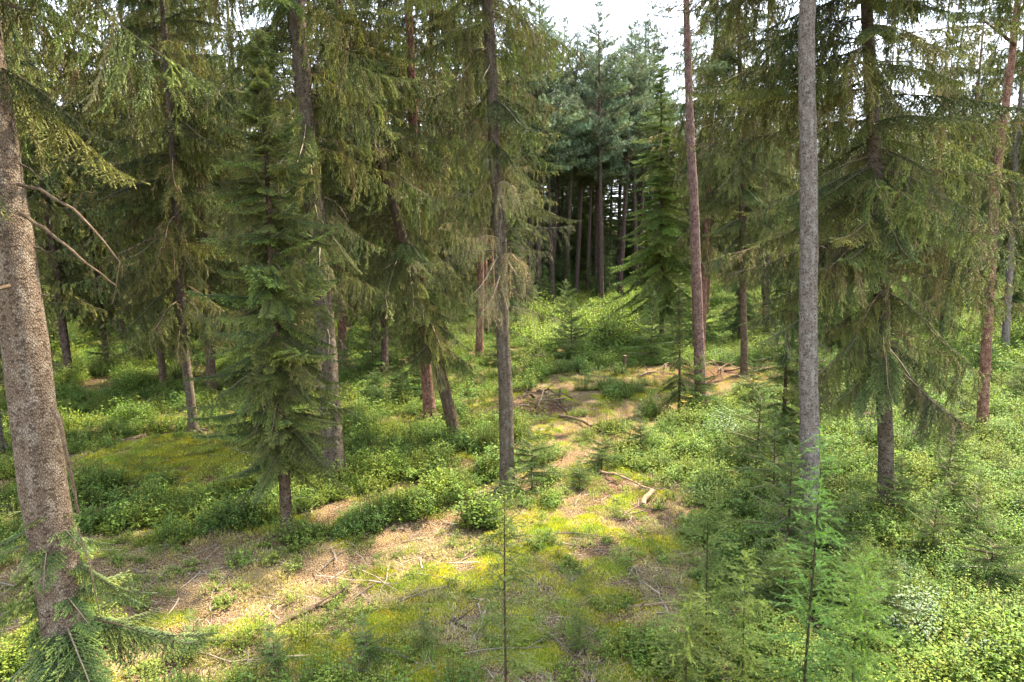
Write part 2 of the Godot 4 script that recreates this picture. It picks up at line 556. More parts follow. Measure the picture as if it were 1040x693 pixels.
func moss_pad(r: float, count: int, h: float, col: Color) -> ArrayMesh:
	fresh()
	for i in count:
		var a := rf(0, TAU)
		var q := sqrt(rng.randf()) * r
		var dome := 0.035 * (1.0 - q * q / r / r)
		var p := Vector3(cos(a) * q, dome - 0.01, sin(a) * q)
		var d := Vector3(rf(-0.7, 0.7), 1, rf(-0.7, 0.7)).normalized()
		var w := side_of(d) * rf(0.004, 0.008)
		var g := rf(0.65, 1.3)
		var c := Color(col.r * g, col.g * g * rf(0.92, 1.08), col.b * g)
		tri(p + w, p + d * h * rf(0.6, 1.3), p - w, c, c)
	return commit(M.leaf)

func stick_mesh(l: float, r: float, col: Color) -> ArrayMesh:
	fresh()
	var p := Vector3(-l * 0.5, r, 0)
	for i in 4:
		var q := Vector3(-l * 0.5 + l * (i + 1) / 4.0, r + rf(-0.03, 0.03) * l, rf(-0.08, 0.08) * l)
		stem(p, q, r * (1.0 - i * 0.18), r * (0.82 - i * 0.18), col)
		if i == 2: stem(q, q + Vector3(0.2, 0.05, rf(-0.2, 0.2)) * l, r * 0.5, r * 0.25, col)
		p = q
	return commit(M.needles)

func chips(count: int, r: float) -> ArrayMesh:
	fresh()
	for i in count:
		var a := rf(0, TAU)
		var q := sqrt(rng.randf()) * r
		var p := Vector3(cos(a) * q, rf(0.004, 0.025), sin(a) * q)
		var b := rf(0, TAU)
		var d := Vector3(cos(b), rf(-0.25, 0.25), sin(b)).normalized()
		var g := rf(0.6, 1.4)
		var c := [Color(0.25, 0.175, 0.10), Color(0.17, 0.10, 0.06), Color(0.31, 0.24, 0.15), Color(0.11, 0.07, 0.045)][rng.randi() % 4] as Color
		leaf(p, d, Vector3(rf(-0.5, 0.5), 1, rf(-0.5, 0.5)).normalized(), rf(0.015, 0.06), rf(0.004, 0.014), Color(c.r * g, c.g * g, c.b * g))
	return commit(M.needles)

func scatter(called: String, label: String, category: String, meshes: Array, spots: Array, tints: Array) -> void:
	var root := Node3D.new()
	root.name = numbered(called)
	add_child(root)
	tag(root, label, category, "", "stuff")
	var xf := []
	var tt := []
	for m in meshes: xf.append([]); tt.append([])
	for i in spots.size():
		var k := i % meshes.size()
		xf[k].append(spots[i]); tt[k].append(tints[i])
	for k in meshes.size():
		if xf[k].size(): many(["clump", "tuft", "patch", "sprig"][k % 4], meshes[k], xf[k], tt[k], root)

func spot(x: float, z: float, size: float, tall := 1.0) -> Transform3D:
	var b := Basis(Vector3.UP, rf(0, TAU)).scaled(Vector3(size, size * tall, size))
	return Transform3D(b, Vector3(x, ground_y(x, z), z))

func undergrowth() -> void:
	var meshes := []
	for i in 4: meshes.append(berry_clump([0.20, 0.16, 0.24, 0.18][i], [0.30, 0.22, 0.36, 0.42][i], [40, 44, 40, 26][i], [0.031, 0.023, 0.036, 0.027][i], [Color(0.10, 0.15, 0.03), Color(0.13, 0.175, 0.03), Color(0.085, 0.15, 0.04), Color(0.14, 0.16, 0.03)][i], [Color(0.25, 0.33, 0.055), Color(0.29, 0.35, 0.06), Color(0.19, 0.29, 0.06), Color(0.26, 0.31, 0.055)][i]))
	var sp := []
	var ti := []
	# from near to far; the density falls with distance and the clumps widen
	var n := 0
	while sp.size() < 33000 and n < 150000:
		n += 1
		var d := 4.5 + 72.0 * pow(rng.randf(), 1.65)
		var x := rf(-1.0, 1.0) * (d * 0.80 + 2.5)
		var b := berry(x, -d)
		if rng.randf() > b * b * 1.1: continue
		var hump := n_mid.get_noise_2d(x * 7.0 + 70.0, d * 7.0)
		var s := rf(0.7, 1.3) * (1.0 + d * 0.018) * (1.0 + 0.55 * maxf(hump, -0.5))
		sp.append(spot(x, -d, s, rf(0.5, 1.45) / (1.0 + d * 0.004)))
		var k := n_tone.get_noise_2d(x * 1.6 + 300.0, d * 1.6)
		var g := rf(0.8, 1.2)
		ti.append(Color((1.1 + k * 0.3) * g, (1.05 + k * 0.15) * g, (1.0 - k * 0.2) * g))

	scatter("bilberry_undergrowth", "low bright green bilberry carpet covering the forest floor", "undergrowth", meshes, sp, ti)
	meshes = []
	for i in 3: meshes.append(berry_clump(0.11, 0.15, 16, 0.026, Color(0.12, 0.165, 0.035), Color(0.27, 0.33, 0.06)))
	sp = []; ti = []
	while sp.size() < 1700:
		var d := 6.5 + 15.0 * pow(rng.randf(), 1.3)
		var x := rf(-0.85, 0.45) * d
		if track(x, -d) < 0.25 or n_fine.get_noise_2d(x * 1.1 + 60.0, d * 1.1) < 0.05: continue
		sp.append(spot(x, -d, rf(0.6, 1.5), rf(0.6, 1.3)))
		var g := rf(0.75, 1.2)
		ti.append(Color(g * rf(0.9, 1.15), g, g))
	scatter("bilberry_sprigs", "scattered small bilberry sprigs on the mossy open floor", "undergrowth", meshes, sp, ti)
	# grass
	meshes = []
	for i in 3: meshes.append(grass_tuft(0.10, 0.17, 42, Color(0.24, 0.27, 0.07)))
	sp = []; ti = []
	while sp.size() < 4200:
		var d := 5.0 + 36.0 * pow(rng.randf(), 1.5)
		var x := rf(-1.0, 1.0) * (d * 0.8 + 1.0)
		var t := track(x, -d)
		if t < 0.32 and rng.randf() < 0.92: continue
		if d < 14.0 and x < 3.2 and rng.randf() < 0.8: continue
		if n_mid.get_noise_2d(x * 5.0 + 11.0, d * 5.0) < 0.08: continue
		sp.append(spot(x, -d, rf(0.6, 1.3), rf(0.5, 1.1)))
		var g := rf(0.7, 1.25)
		ti.append(Color(g * rf(0.85, 1.3), g, g))
	scatter("grass", "thin tufts of grass between moss and bilberry", "grass", meshes, sp, ti)
	meshes = []
	for i in 2: meshes.append(grass_tuft(0.14, 0.11, 46, Color(0.42, 0.33, 0.17)))
	sp = []; ti = []
	while sp.size() < 5000:
		var d := 5.0 + 24.0 * pow(rng.randf(), 1.4)
		var x := rf(-1.0, 1.0) * (d * 0.8 + 1.0)
		if berry(x, -d) > rf(0.1, 0.7) or n_mid.get_noise_2d(x * 6.0 + 31.0, d * 6.0 + 7.0) < 0.0: continue
		sp.append(spot(x, -d, rf(0.6, 1.5), rf(0.3, 0.9)))
		var g := rf(0.6, 1.25)
		ti.append(Color(g, g, g))
	scatter("dry_grass", "dry straw coloured grass matted on the open soil", "grass", meshes, sp, ti)
	# moss
	meshes = []
	for i in 3: meshes.append(moss_pad(0.22, 420, 0.026, [Color(0.50, 0.42, 0.05), Color(0.38, 0.37, 0.06), Color(0.27, 0.31, 0.06)][i]))
	sp = []; ti = []
	n = 0
	while sp.size() < 5200 and n < 60000:
		n += 1
		var d := 5.5 + 20.0 * pow(rng.randf(), 1.3)
		var x := rf(-1.0, 1.0) * (d * 0.8 + 1.0)
		if mossy(x, -d) < rf(0.35, 0.8) or track(x, -d) < 0.42: continue
		sp.append(spot(x, -d, rf(0.6, 1.5), rf(0.7, 1.3)))
		var g := rf(0.8, 1.2)
		ti.append(Color(g, g * rf(0.9, 1.1), g))
	scatter("moss", "yellow green moss cushions on the forest floor", "moss", meshes, sp, ti)
	# litter: chips of bark and dry twigs
	meshes = [chips(46, 0.28), chips(46, 0.28)]
	sp = []; ti = []
	while sp.size() < 6500:
		var d := 5.0 + 26.0 * pow(rng.randf(), 1.3)
		var x := rf(-1.0, 1.0) * (d * 0.8 + 1.0)
		if berry(x, -d) > rf(0.2, 0.8): continue
		sp.append(spot(x, -d, rf(0.6, 1.4)))
		var g := rf(0.7, 1.25)
		ti.append(Color(g, g, g))
	scatter("bark_litter", "dry needles and bark chips littering the bare soil", "litter", meshes, sp, ti)
	meshes = [stick_mesh(0.45, 0.008, Color(0.30, 0.24, 0.17)), stick_mesh(0.7, 0.012, Color(0.24, 0.19, 0.14)), stick_mesh(0.35, 0.006, Color(0.42, 0.36, 0.27)), stick_mesh(1.0, 0.014, Color(0.20, 0.16, 0.12))]
	sp = []; ti = []
	while sp.size() < 2600:
		var d := 5.0 + 26.0 * pow(rng.randf(), 1.3)
		var x := rf(-1.0, 1.0) * (d * 0.8 + 1.0)
		if berry(x, -d) > rf(0.3, 1.0): continue
		sp.append(spot(x, -d, rf(0.5, 1.3)))
		var g := rf(0.6, 1.3)
		ti.append(Color(g, g, g))
	scatter("twig_litter", "small dry twigs scattered over moss and soil", "litter", meshes, sp, ti)

# ------------------------------------------------------------------ textures and materials
func grey_noise(seed_: int, freq: float, oct_: int, cells: int, w: int, h: int) -> PackedByteArray:
	var a := FastNoiseLite.new()
	a.seed = seed_
	a.frequency = freq
	a.fractal_octaves = oct_
	if cells >= 0:
		a.noise_type = FastNoiseLite.TYPE_CELLULAR
		a.cellular_return_type = cells as FastNoiseLite.CellularReturnType
		a.fractal_type = FastNoiseLite.FRACTAL_NONE
		a.domain_warp_enabled = true
		a.domain_warp_amplitude = 9.0
		a.domain_warp_frequency = 0.05
	var im := a.get_seamless_image(w, h)
	im.convert(Image.FORMAT_L8)
	return im.get_data()

# bark: thin scales with dark joints, scattered dark flecks, lichen-grey and brown patches
func bark_tex(seed_: int, dark: Color, mid: Color, pale: Color, freq: float, joint: float, stretch: int) -> Array:
	var w := 384
	var h := 768
	var edge := grey_noise(seed_, freq, 1, FastNoiseLite.RETURN_DISTANCE2_SUB, w, h)
	var cell := grey_noise(seed_ + 1, freq * 0.8, 1, FastNoiseLite.RETURN_CELL_VALUE, w, h)
	var patch := grey_noise(seed_ + 2, 0.009, 4, -1, w, h)
	var grain := grey_noise(seed_ + 3, 0.12, 3, -1, w, h)
	var oc := PackedByteArray(); oc.resize(w * h * 3)
	var oh := PackedByteArray(); oh.resize(w * h)
	for y in h:
		for x in w:
			var i := y * w + x
			var e: float = edge[((y * stretch) % h) * w + x] / 255.0
			var c0: float = cell[((y * 2) % h) * w + x] / 255.0
			var g: float = patch[i] / 255.0
			var n: float = grain[i] / 255.0
			var s := clampf(e * 3.5, 0.0, 1.0)
			var c := mid.lerp(pale, clampf((g - 0.42) * 3.0, 0, 1))
			c = c.lerp(dark, (1.0 - s) * joint)
			if c0 > 0.80: c = c.lerp(dark, 0.7 * clampf((c0 - 0.80) * 12.0, 0, 1) * clampf(n * 1.6, 0, 1))
			var k := 0.70 + 0.60 * n
			oc[i * 3] = int(clampf(c.r * k, 0, 1) * 255); oc[i * 3 + 1] = int(clampf(c.g * k, 0, 1) * 255); oc[i * 3 + 2] = int(clampf(c.b * k, 0, 1) * 255)
			oh[i] = int(clampf(0.6 * s + 0.4 * n - (0.3 if c0 > 0.84 else 0.0), 0, 1) * 255)
	return [ImageTexture.create_from_image(Image.create_from_data(w, h, false, Image.FORMAT_RGB8, oc)), ImageTexture.create_from_image(Image.create_from_data(w, h, false, Image.FORMAT_L8, oh))]

func bark_mat(t: Array, tint := Color.WHITE, bump := 2.0) -> StandardMaterial3D:
	var m := StandardMaterial3D.new()
	m.albedo_texture = t[0]
	m.albedo_color = tint
	m.roughness = 0.95
	m.metallic_specular = 0.2
	m.heightmap_enabled = true
	m.heightmap_texture = t[1]
	m.heightmap_scale = bump
	return m

func materials() -> void:
	var m := StandardMaterial3D.new()
	m.vertex_color_use_as_albedo = true
	m.roughness = 0.65
	m.metallic_specular = 0.3
	m.cull_mode = BaseMaterial3D.CULL_DISABLED
	m.backlight_enabled = true
	m.backlight = Color(0.36, 0.40, 0.17)
	M.needles = m
	m = m.duplicate()
	m.backlight = Color(0.85, 0.95, 0.4)
	m.roughness = 0.55
	M.leaf = m
	var soil := StandardMaterial3D.new()
	soil.vertex_color_use_as_albedo = true
	soil.roughness = 0.97
	soil.metallic_specular = 0.15
	var a := FastNoiseLite.new()
	a.seed = 3; a.frequency = 0.09; a.fractal_octaves = 5; a.fractal_gain = 0.65
	var ia := a.get_seamless_image(768, 768)
	ia.convert(Image.FORMAT_L8)
	var d := ia.get_data()
	var o := PackedByteArray(); o.resize(d.size() * 3)
	for i in d.size():
		var v: float = d[i] / 255.0
		var k := clampf(0.45 + (v - 0.5) * 1.5 + 0.3, 0.2, 1.0)
		o[i * 3] = int(k * 255); o[i * 3 + 1] = int(k * 250); o[i * 3 + 2] = int(k * 240)
	soil.albedo_texture = ImageTexture.create_from_image(Image.create_from_data(768, 768, false, Image.FORMAT_RGB8, o))
	soil.heightmap_enabled = true
	soil.heightmap_texture = ImageTexture.create_from_image(ia)
	soil.heightmap_scale = 3.0
	M.soil = soil
	var sp := bark_tex(11, Color(0.24, 0.205, 0.18), Color(0.47, 0.425, 0.385), Color(0.56, 0.53, 0.495), 0.075, 0.4, 1)
	var pi := bark_tex(23, Color(0.20, 0.155, 0.14), Color(0.42, 0.34, 0.305), Color(0.52, 0.44, 0.40), 0.06, 0.6, 1)
	M.spruce_bark = bark_mat(sp)
	M.spruce_dark = bark_mat(sp, Color(0.84, 0.82, 0.77))
	M.spruce_brown = bark_mat(sp, Color(0.80, 0.74, 0.66))
	M.spruce_near = bark_mat(sp, Color(0.86, 0.82, 0.76), 1.4)
	M.pine_bark = bark_mat(pi, Color(1.12, 1.08, 1.08))
	M.pine_red = bark_mat(pi, Color(1.12, 1.02, 0.94))
	M.far_bark = bark_mat(pi, Color(0.85, 0.85, 0.85))
	M.wood = bark_mat(sp, Color(1.0, 0.93, 0.82), 1.0)
	M.bleached = bark_mat(sp, Color(1.25, 1.16, 1.02), 0.6)

func boughs() -> void:
	var wood := Color(0.13, 0.10, 0.07)
	var tones := [Color(0.20, 0.225, 0.06), Color(0.125, 0.14, 0.045), Color(0.07, 0.095, 0.04), Color(0.17, 0.14, 0.07), Color(0.11, 0.13, 0.042)]
	var brown := [Color(0.20, 0.18, 0.085), Color(0.17, 0.14, 0.075), Color(0.15, 0.165, 0.06)]
	var green := Color(0.085, 0.125, 0.042)
	var green_tip := Color(0.42, 0.47, 0.10)
	B.hang = []
	for i in 5: B.hang.append([curtain_bough(2.4, 0.11, 460.0, 0.021, 0.0095, tones, wood, 0.15), 2.4])
	B.thin = []
	for i in 2: B.thin.append([curtain_bough(2.4, 0.10, 120.0, 0.022, 0.006, brown, wood, 0.25), 2.4])
	B.young = []
	for i in 3: B.young.append([spray_bough(1.6, 0.06, 460.0, 0.024, 0.009, green, green_tip, wood, 1.6), 1.6])
	B.mixed = [B.hang[0], B.hang[1], B.hang[2], B.hang[3], B.hang[4], [spray_bough(2.2, 0.08, 420.0, 0.022, 0.009, tones[2], tones[0] * 1.5, wood, 3.2), 2.2], [spray_bough(2.0, 0.08, 420.0, 0.022, 0.009, tones[1], tones[0] * 1.6, wood, 4.0), 2.0]]
	B.small = []
	for i in 3: B.small.append([spray_bough(0.5, 0.045, 420.0, 0.017, 0.0075, Color(0.12, 0.175, 0.05), Color(0.25, 0.33, 0.07), wood, 0.6), 0.5])
	B.dead = []
	for i in 2: B.dead.append([dead_bough(1.5), 1.5])
	B.far_hang = []
	for i in 3: B.far_hang.append([curtain_bough(2.4, 0.17, 120.0, 0.05, 0.024, tones, wood, 0.1), 2.4])
	B.far_young = []
	for i in 3: B.far_young.append([spray_bough(2.0, 0.12, 85.0, 0.06, 0.024, Color(0.09, 0.135, 0.045), Color(0.17, 0.23, 0.06), wood, 1.2), 2.0])
	B.pine = []
	for i in 2: B.pine.append([pine_bough(1.8, 1.6, Color(0.10, 0.15, 0.07), Color(0.2, 0.12, 0.08)), 1.8])
	B.far_pine = []
	for i in 3: B.far_pine.append([pine_bough(2.2, 5.0, Color(0.145, 0.19, 0.10), Color(0.18, 0.13, 0.10)), 2.2])

# ------------------------------------------------------------------ the scene
func _ready() -> void:
	rng.seed = 20240611
	for a in [[n_big, 1, 0.09, 3], [n_mid, 2, 0.10, 4], [n_fine, 3, 0.8, 3], [n_tone, 4, 0.16, 4]]:
		var n: FastNoiseLite = a[0]
		n.seed = a[1]; n.frequency = a[2]; n.fractal_octaves = a[3]

	var cam := Camera3D.new()
	cam.name = "camera"
	add_child(cam)
	cam.position = Vector3(0, 5.4, 0)
	cam.rotation_degrees = Vector3(-7.9, 0, 0)
	cam.fov = 53.1
	cam.near = 0.05
	cam.far = 500.0
	cam.current = true

	var we := WorldEnvironment.new()
	we.name = "world_environment"
	var env := Environment.new()
	env.background_mode = Environment.BG_SKY
	var sky := Sky.new()
	var sm := ProceduralSkyMaterial.new()
	sm.sky_top_color = Color(0.80, 0.87, 0.97)
	sm.sky_horizon_color = Color(0.97, 0.98, 1.0)
	sm.ground_horizon_color = Color(0.55, 0.55, 0.5)
	sm.ground_bottom_color = Color(0.3, 0.3, 0.25)
	sm.sky_curve = 0.2
	sm.sky_energy_multiplier = 1.0
	sky.sky_material = sm
	env.sky = sky
	env.background_energy_multiplier = 0.9
	env.tonemap_mode = Environment.TONE_MAPPER_LINEAR
	env.tonemap_exposure = 5.5
	env.sdfgi_enabled = true
	env.ssao_enabled = true
	env.ssil_enabled = true
	we.environment = env
	add_child(we)

	var sun := DirectionalLight3D.new()
	sun.name = "sun"
	sun.light_energy = 1.6
	sun.light_color = Color(1.0, 0.95, 0.86)
	sun.light_angular_distance = 1.2
	sun.shadow_enabled = true
	add_child(sun)
	sun.look_at_from_position(Vector3(0.45, 0.83, -0.33), Vector3.ZERO)

	materials()
	boughs()

	ground()

	main_trees()
	extra_spruces()
	background_trees()
	saplings()
	dead_wood()

	undergrowth()


func main_trees() -> void:
	var old := {"kinds": B.mixed, "low": 3.0, "top": 22.0, "step": 0.45, "per": 6, "reach": 2.6, "skirt": 0.7, "hang": true, "pitch_low": -0.35, "pitch_top": 0.5, "thin_from": 13.5}
	var nearest := tree("spruce_tree", "thick grey spruce trunk leaning at the left edge, nearest tree", "", -4.43, -6.38, [[-4.6, 4.55], [-4.68, 6.29], [-4.85, 9.0]], 25.0, 0.22, M.spruce_near, [
		old.merged({"low": 6.6, "top": 25.0, "reach": 2.6, "per": 7}, true),
		{"kinds": B.young, "low": 0.8, "top": 3.1, "step": 0.13, "per": 4, "reach": 1.15, "pitch_low": -0.7, "pitch_top": -0.35, "pitch_var": 0.4, "gap": 0.0, "tint": Color(0.9, 0.95, 1.0)}], [2.5, 8.0, 5, 0.6], 24)
	nearest_limbs(nearest)
	tree("spruce_tree", "thick grey spruce trunk behind the bushy young spruce", "", -4.13, -15.3, [[-4.24, 4.31], [-4.44, 7.53], [-4.56, 10.17]], 24.0, 0.25, M.spruce_dark, [
		old.merged({"low": 5.0, "top": 24.0, "reach": 2.4, "per": 6}, true)], [1.5, 9.0, 30, 1.5], 20)
	tree("spruce_tree", "bushy young spruce with bright tips standing beside the track", "", -4.32, -12.51, [[-4.34, 1.33], [-4.38, 3.6], [-4.4, 8.65]], 9.2, 0.11, M.spruce_brown, [
		{"kinds": B.young + [B.mixed[5], B.mixed[6], B.hang[0]], "low": 1.5, "top": 9.1, "step": 0.13, "per": 7, "reach": 1.6, "cone": true, "taper": 0.55, "skirt": 0.7, "gap": 0.15, "pitch_var": 0.5, "pitch_low": -0.35, "pitch_top": 0.5}], [0.6, 3.0, 14, 0.9])
	tree("spruce_tree", "slender spruce leaning strongly left over the mossy bank", "", -1.49, -18.16, [[-2.12, 2.79], [-2.97, 5.92], [-3.74, 8.91], [-4.12, 10.36], [-4.34, 11.3]], 20.0, 0.17, M.spruce_brown, [
		old.merged({"low": 2.6, "top": 19.0, "reach": 2.2, "per": 8}, true)], [1.5, 9.0, 20, 1.2])
	tree("spruce_tree", "straight dark trunk just behind the leaning spruce", "", -2.55, -20.72, [[-2.75, 3.93], [-2.9, 8.29], [-2.96, 12.4]], 24.0, 0.19, M.pine_red, [
		old.merged({"low": 4.6, "top": 24.0, "reach": 2.5, "per": 7}, true)], [2.0, 9.0, 12, 1.2])
	tree("spruce_tree", "tall straight spruce trunk at the centre beside the track", "", -0.09, -14.53, [[-0.21, 4.37], [-0.35, 7.42], [-0.49, 10.31]], 23.0, 0.165, M.spruce_dark, [
		old.merged({"kinds": B.thin, "low": 4.2, "top": 8.0, "reach": 1.9, "per": 4, "step": 0.5}, true),
		old.merged({"low": 6.6, "top": 23.0, "reach": 2.0, "per": 6}, true)], [3.0, 10.0, 22, 1.3], 20)
	tree("pine_tree", "slim reddish brown pine trunk beside the churned brown track end", "", 6.36, -22.41, [[5.96, 5.41], [5.6, 10.03], [5.4, 12.97]], 21.0, 0.195, M.pine_bark, [
		{"kinds": B.pine, "low": 11.0, "top": 20.5, "step": 0.5, "per": 4, "reach": 1.9, "pitch_low": 0.1, "pitch_top": 0.7}], [5.0, 11.0, 10, 0.8])
	tree("spruce_tree", "bare pale grey spruce trunk rising from the foreground saplings", "", 5.15, -11.18, [[4.86, 4.61], [4.57, 9.18]], 25.0, 0.165, M.spruce_bark, [
		old.merged({"low": 11.0, "top": 25.0, "reach": 2.2, "per": 4}, true)], [3.0, 10.0, 5, 0.6], 22)
	tree("spruce_tree", "spruce with a wide hanging curtain of foliage above bare trunk", "", 7.49, -13.04, [[7.06, 4.47], [6.72, 7.22], [6.39, 9.8]], 23.0, 0.15, M.spruce_dark, [
		old.merged({"low": 2.9, "top": 22.5, "reach": 2.9, "per": 8, "step": 0.4, "face": PI, "bias": 0.25}, true)], [2.5, 8.0, 16, 1.5], 18)
	var leaning := tree("pine_tree", "reddish pine trunk leaning right near the right edge", "", 13.71, -19.36, [[13.43, 6.77], [13.49, 9.4], [13.56, 11.94]], 21.0, 0.15, M.pine_red, [
		{"kinds": B.pine, "low": 11.5, "top": 20.5, "step": 0.5, "per": 4, "reach": 2.0, "pitch_low": 0.1, "pitch_top": 0.7}], [4.0, 11.0, 10, 1.0])
	limb(leaning, "dead_branch", [Vector3(-0.2, 10.8, 0.1), Vector3(-0.7, 11.0, 0.3), Vector3(-1.3, 11.25, 0.5), Vector3(-2.0, 11.2, 0.6)], 0.05, 0.012, M.spruce_brown)
	tree("spruce_tree", "slim spruce with dark hanging foliage behind the bare grey trunk", "", 9.7, -28.0, [[9.38, 5.02], [9.02, 11.19], [8.77, 14.86]], 22.0, 0.15, M.spruce_brown, [
		old.merged({"low": 4.6, "top": 22.0, "reach": 2.4, "per": 8}, true)], [2.0, 8.0, 8, 1.0])
	tree("spruce_tree", "grey trunk far behind the slim dark spruce", "", 14.86, -39.5, [[14.44, 7.09]], 22.0, 0.23, M.far_bark, [
		old.merged({"kinds": B.far_hang, "low": 6.0, "top": 22.0, "reach": 2.6}, true)])
	tree("spruce_tree", "pointed young spruce standing alone in the central gap", "", 8.15, -36.77, [[7.65, 15.05]], 15.6, 0.13, M.spruce_brown, [
		{"kinds": B.far_young, "low": 2.6, "top": 15.5, "step": 0.36, "per": 9, "reach": 3.2, "tint": Color(1.35, 1.3, 1.0), "cone": true, "skirt": 0.75, "pitch_low": -0.5, "pitch_top": 0.3}])
	tree("spruce_tree", "small thin spruce in front of the reddish brown pine", "", 5.63, -22.41, [[5.49, 4.13]], 4.9, 0.05, M.spruce_brown, [
		{"kinds": B.young, "low": 0.7, "top": 4.8, "step": 0.25, "per": 5, "reach": 0.95, "cone": true, "skirt": 0.8, "pitch_low": -0.5, "pitch_top": 0.4}])
	tree("spruce_tree", "small dark spruce crouching beside the bare grey trunk", "", 7.22, -17.62, [[7.16, 3.38], [7.18, 4.4]], 4.6, 0.06, M.spruce_brown, [
		{"kinds": B.young, "low": 0.8, "top": 4.5, "step": 0.24, "per": 6, "reach": 1.4, "cone": true, "skirt": 0.7, "pitch_low": -0.35, "pitch_top": 0.4, "tint": Color(0.85, 0.9, 0.9)}])
	tree("spruce_tree", "thin spruce stem standing on the mossy bank at left", "", -9.28, -19.36, [[-9.42, 3.18], [-9.37, 6.77], [-9.36, 11.94]], 21.0, 0.13, M.spruce_dark, [
		old.merged({"low": 3.2, "top": 20.0, "reach": 2.4, "per": 8}, true)], [2.0, 6.0, 12, 1.2])
	tree("spruce_tree", "reddish trunk glimpsed behind the thick grey spruce", "", -7.52, -29.85, [[-7.44, 4.78]], 22.0, 0.2, M.pine_red, [
		old.merged({"low": 5.5, "top": 22.0, "reach": 2.6}, true)])
	tree("spruce_tree", "dark trunk between the mossy bank and the bushy young spruce", "", -11.1, -24.74, [[-11.07, 3.64]], 22.0, 0.17, M.spruce_brown, [
		old.merged({"low": 3.8, "top": 22.0, "reach": 2.4}, true)])

func limb(t: Node3D, called: String, pts: Array, r0: float, r1: float, mat: Material) -> void:
	var line := PackedVector3Array()
	var rad := PackedFloat32Array()
	for i in pts.size() - 1:
		for k in 3: line.append((pts[i] as Vector3).lerp(pts[i + 1], k / 3.0) + Vector3(rf(-1, 1), rf(-1, 1), rf(-1, 1)) * 0.008)
	line.append(pts[pts.size() - 1])
	for i in line.size(): rad.append(lerpf(r0, r1, float(i) / (line.size() - 1)))
	fresh()
	tube(line, rad, 8, 0.25, 1.0)
	put(called, commit(mat), t)

func nearest_limbs(t: Node3D) -> void:
	var y0 := t.position.y
	for a in [[[[-0.02, 5.95, 0.1], [0.28, 5.9, 0.25], [0.62, 5.72, 0.35], [0.87, 5.47, 0.4], [1.02, 5.27, 0.4], [0.92, 4.9, 0.4]], 0.018, 0.004], [[[0.0, 5.7, 0.15], [0.28, 5.56, 0.25], [0.55, 5.36, 0.3], [0.72, 5.2, 0.3], [0.88, 5.05, 0.25]], 0.02, 0.005], [[[0.14, 3.9, 0.15], [0.27, 3.8, 0.25], [0.31, 3.55, 0.28], [0.33, 3.2, 0.25], [0.34, 2.9, 0.22]], 0.026, 0.012], [[[-0.1, 5.05, 0.22], [-0.16, 5.0, 0.4]], 0.02, 0.016], [[[0.3, 2.75, 0.2], [0.55, 2.5, 0.45], [0.7, 2.1, 0.6]], 0.01, 0.004]]:
		var pts := []
		for q in a[0]: pts.append(Vector3(q[0], float(q[1]) - y0, q[2]))
		limb(t, "dead_branch", pts, a[1], a[2], M.wood)

func extra_spruces() -> void:
	var old := {"kinds": B.mixed, "low": 3.0, "top": 22.0, "step": 0.45, "per": 6, "reach": 2.6, "skirt": 0.7, "hang": true, "pitch_low": -0.35, "pitch_top": 0.5}
	tree("spruce_tree", "spruce whose hanging boughs reach in behind the leftmost trunk", "", -10.6, -12.6, [[-10.8, 10.0]], 22.0, 0.2, M.spruce_bark, [old.merged({"low": 3.4, "reach": 2.7}, true)])
	tree("spruce_tree", "shaded spruce at the left edge behind the nearest trunk", "", -13.6, -17.4, [[-13.8, 10.0]], 22.0, 0.2, M.spruce_bark, [old.merged({"low": 3.6, "reach": 2.6}, true)])
	tree("spruce_tree", "left one of two close reddish trunks behind the central spruce", "", -1.7, -41.8, [[-1.66, 8.35]], 22.0, 0.21, M.pine_red, [old.merged({"kinds": B.far_hang, "low": 7.5, "reach": 2.3, "step": 0.6}, true)])
	tree("spruce_tree", "right one of two close reddish trunks behind the central spruce", "", -1.25, -43.8, [[-1.35, 8.49]], 22.0, 0.2, M.pine_red, [old.merged({"kinds": B.far_hang, "low": 7.5, "reach": 2.3, "step": 0.6}, true)])
	tree("spruce_tree", "pale trunk at the far right edge behind the leaning pine", "", 24.4, -33.4, [[24.0, 10.05]], 22.0, 0.17, M.spruce_bark, [old.merged({"kinds": B.far_hang, "low": 6.5, "reach": 2.3, "step": 0.6}, true)])

func mini_crown(called: String, height: float, r0: float, reach: float, low: float, step: float, per: int, tint := Color.WHITE, kinds := []) -> Node3D:
	var t := Node3D.new()
	t.set_meta("called", called)
	t.set_meta("category", "sapling")
	var sp := [Vector3.ZERO, Vector3(rf(-0.03, 0.03) * height, height, rf(-0.03, 0.03) * height)]
	put("trunk", trunk_mesh(sp, height, r0, 7, M.spruce_brown, 0.2), t)
	crown(t, sp, {"kinds": kinds if kinds.size() else B.small, "low": low, "top": height * 0.98, "step": step, "per": per, "reach": reach, "cone": true, "skirt": 0.85, "pitch_low": -0.1, "pitch_top": 0.6, "tint": tint})
	return t

func far_tree(called: String, height: float, r0: float, o: Dictionary, bark: Material) -> Node3D:
	var t := Node3D.new()
	t.set_meta("called", called)
	t.set_meta("category", "tree")
	var sp := [Vector3.ZERO, Vector3(rf(-0.05, 0.0) * height, height, rf(-0.02, 0.02) * height)]
	put("trunk", trunk_mesh(sp, height, r0, 9, bark), t)
	crown(t, sp, o)
	return t

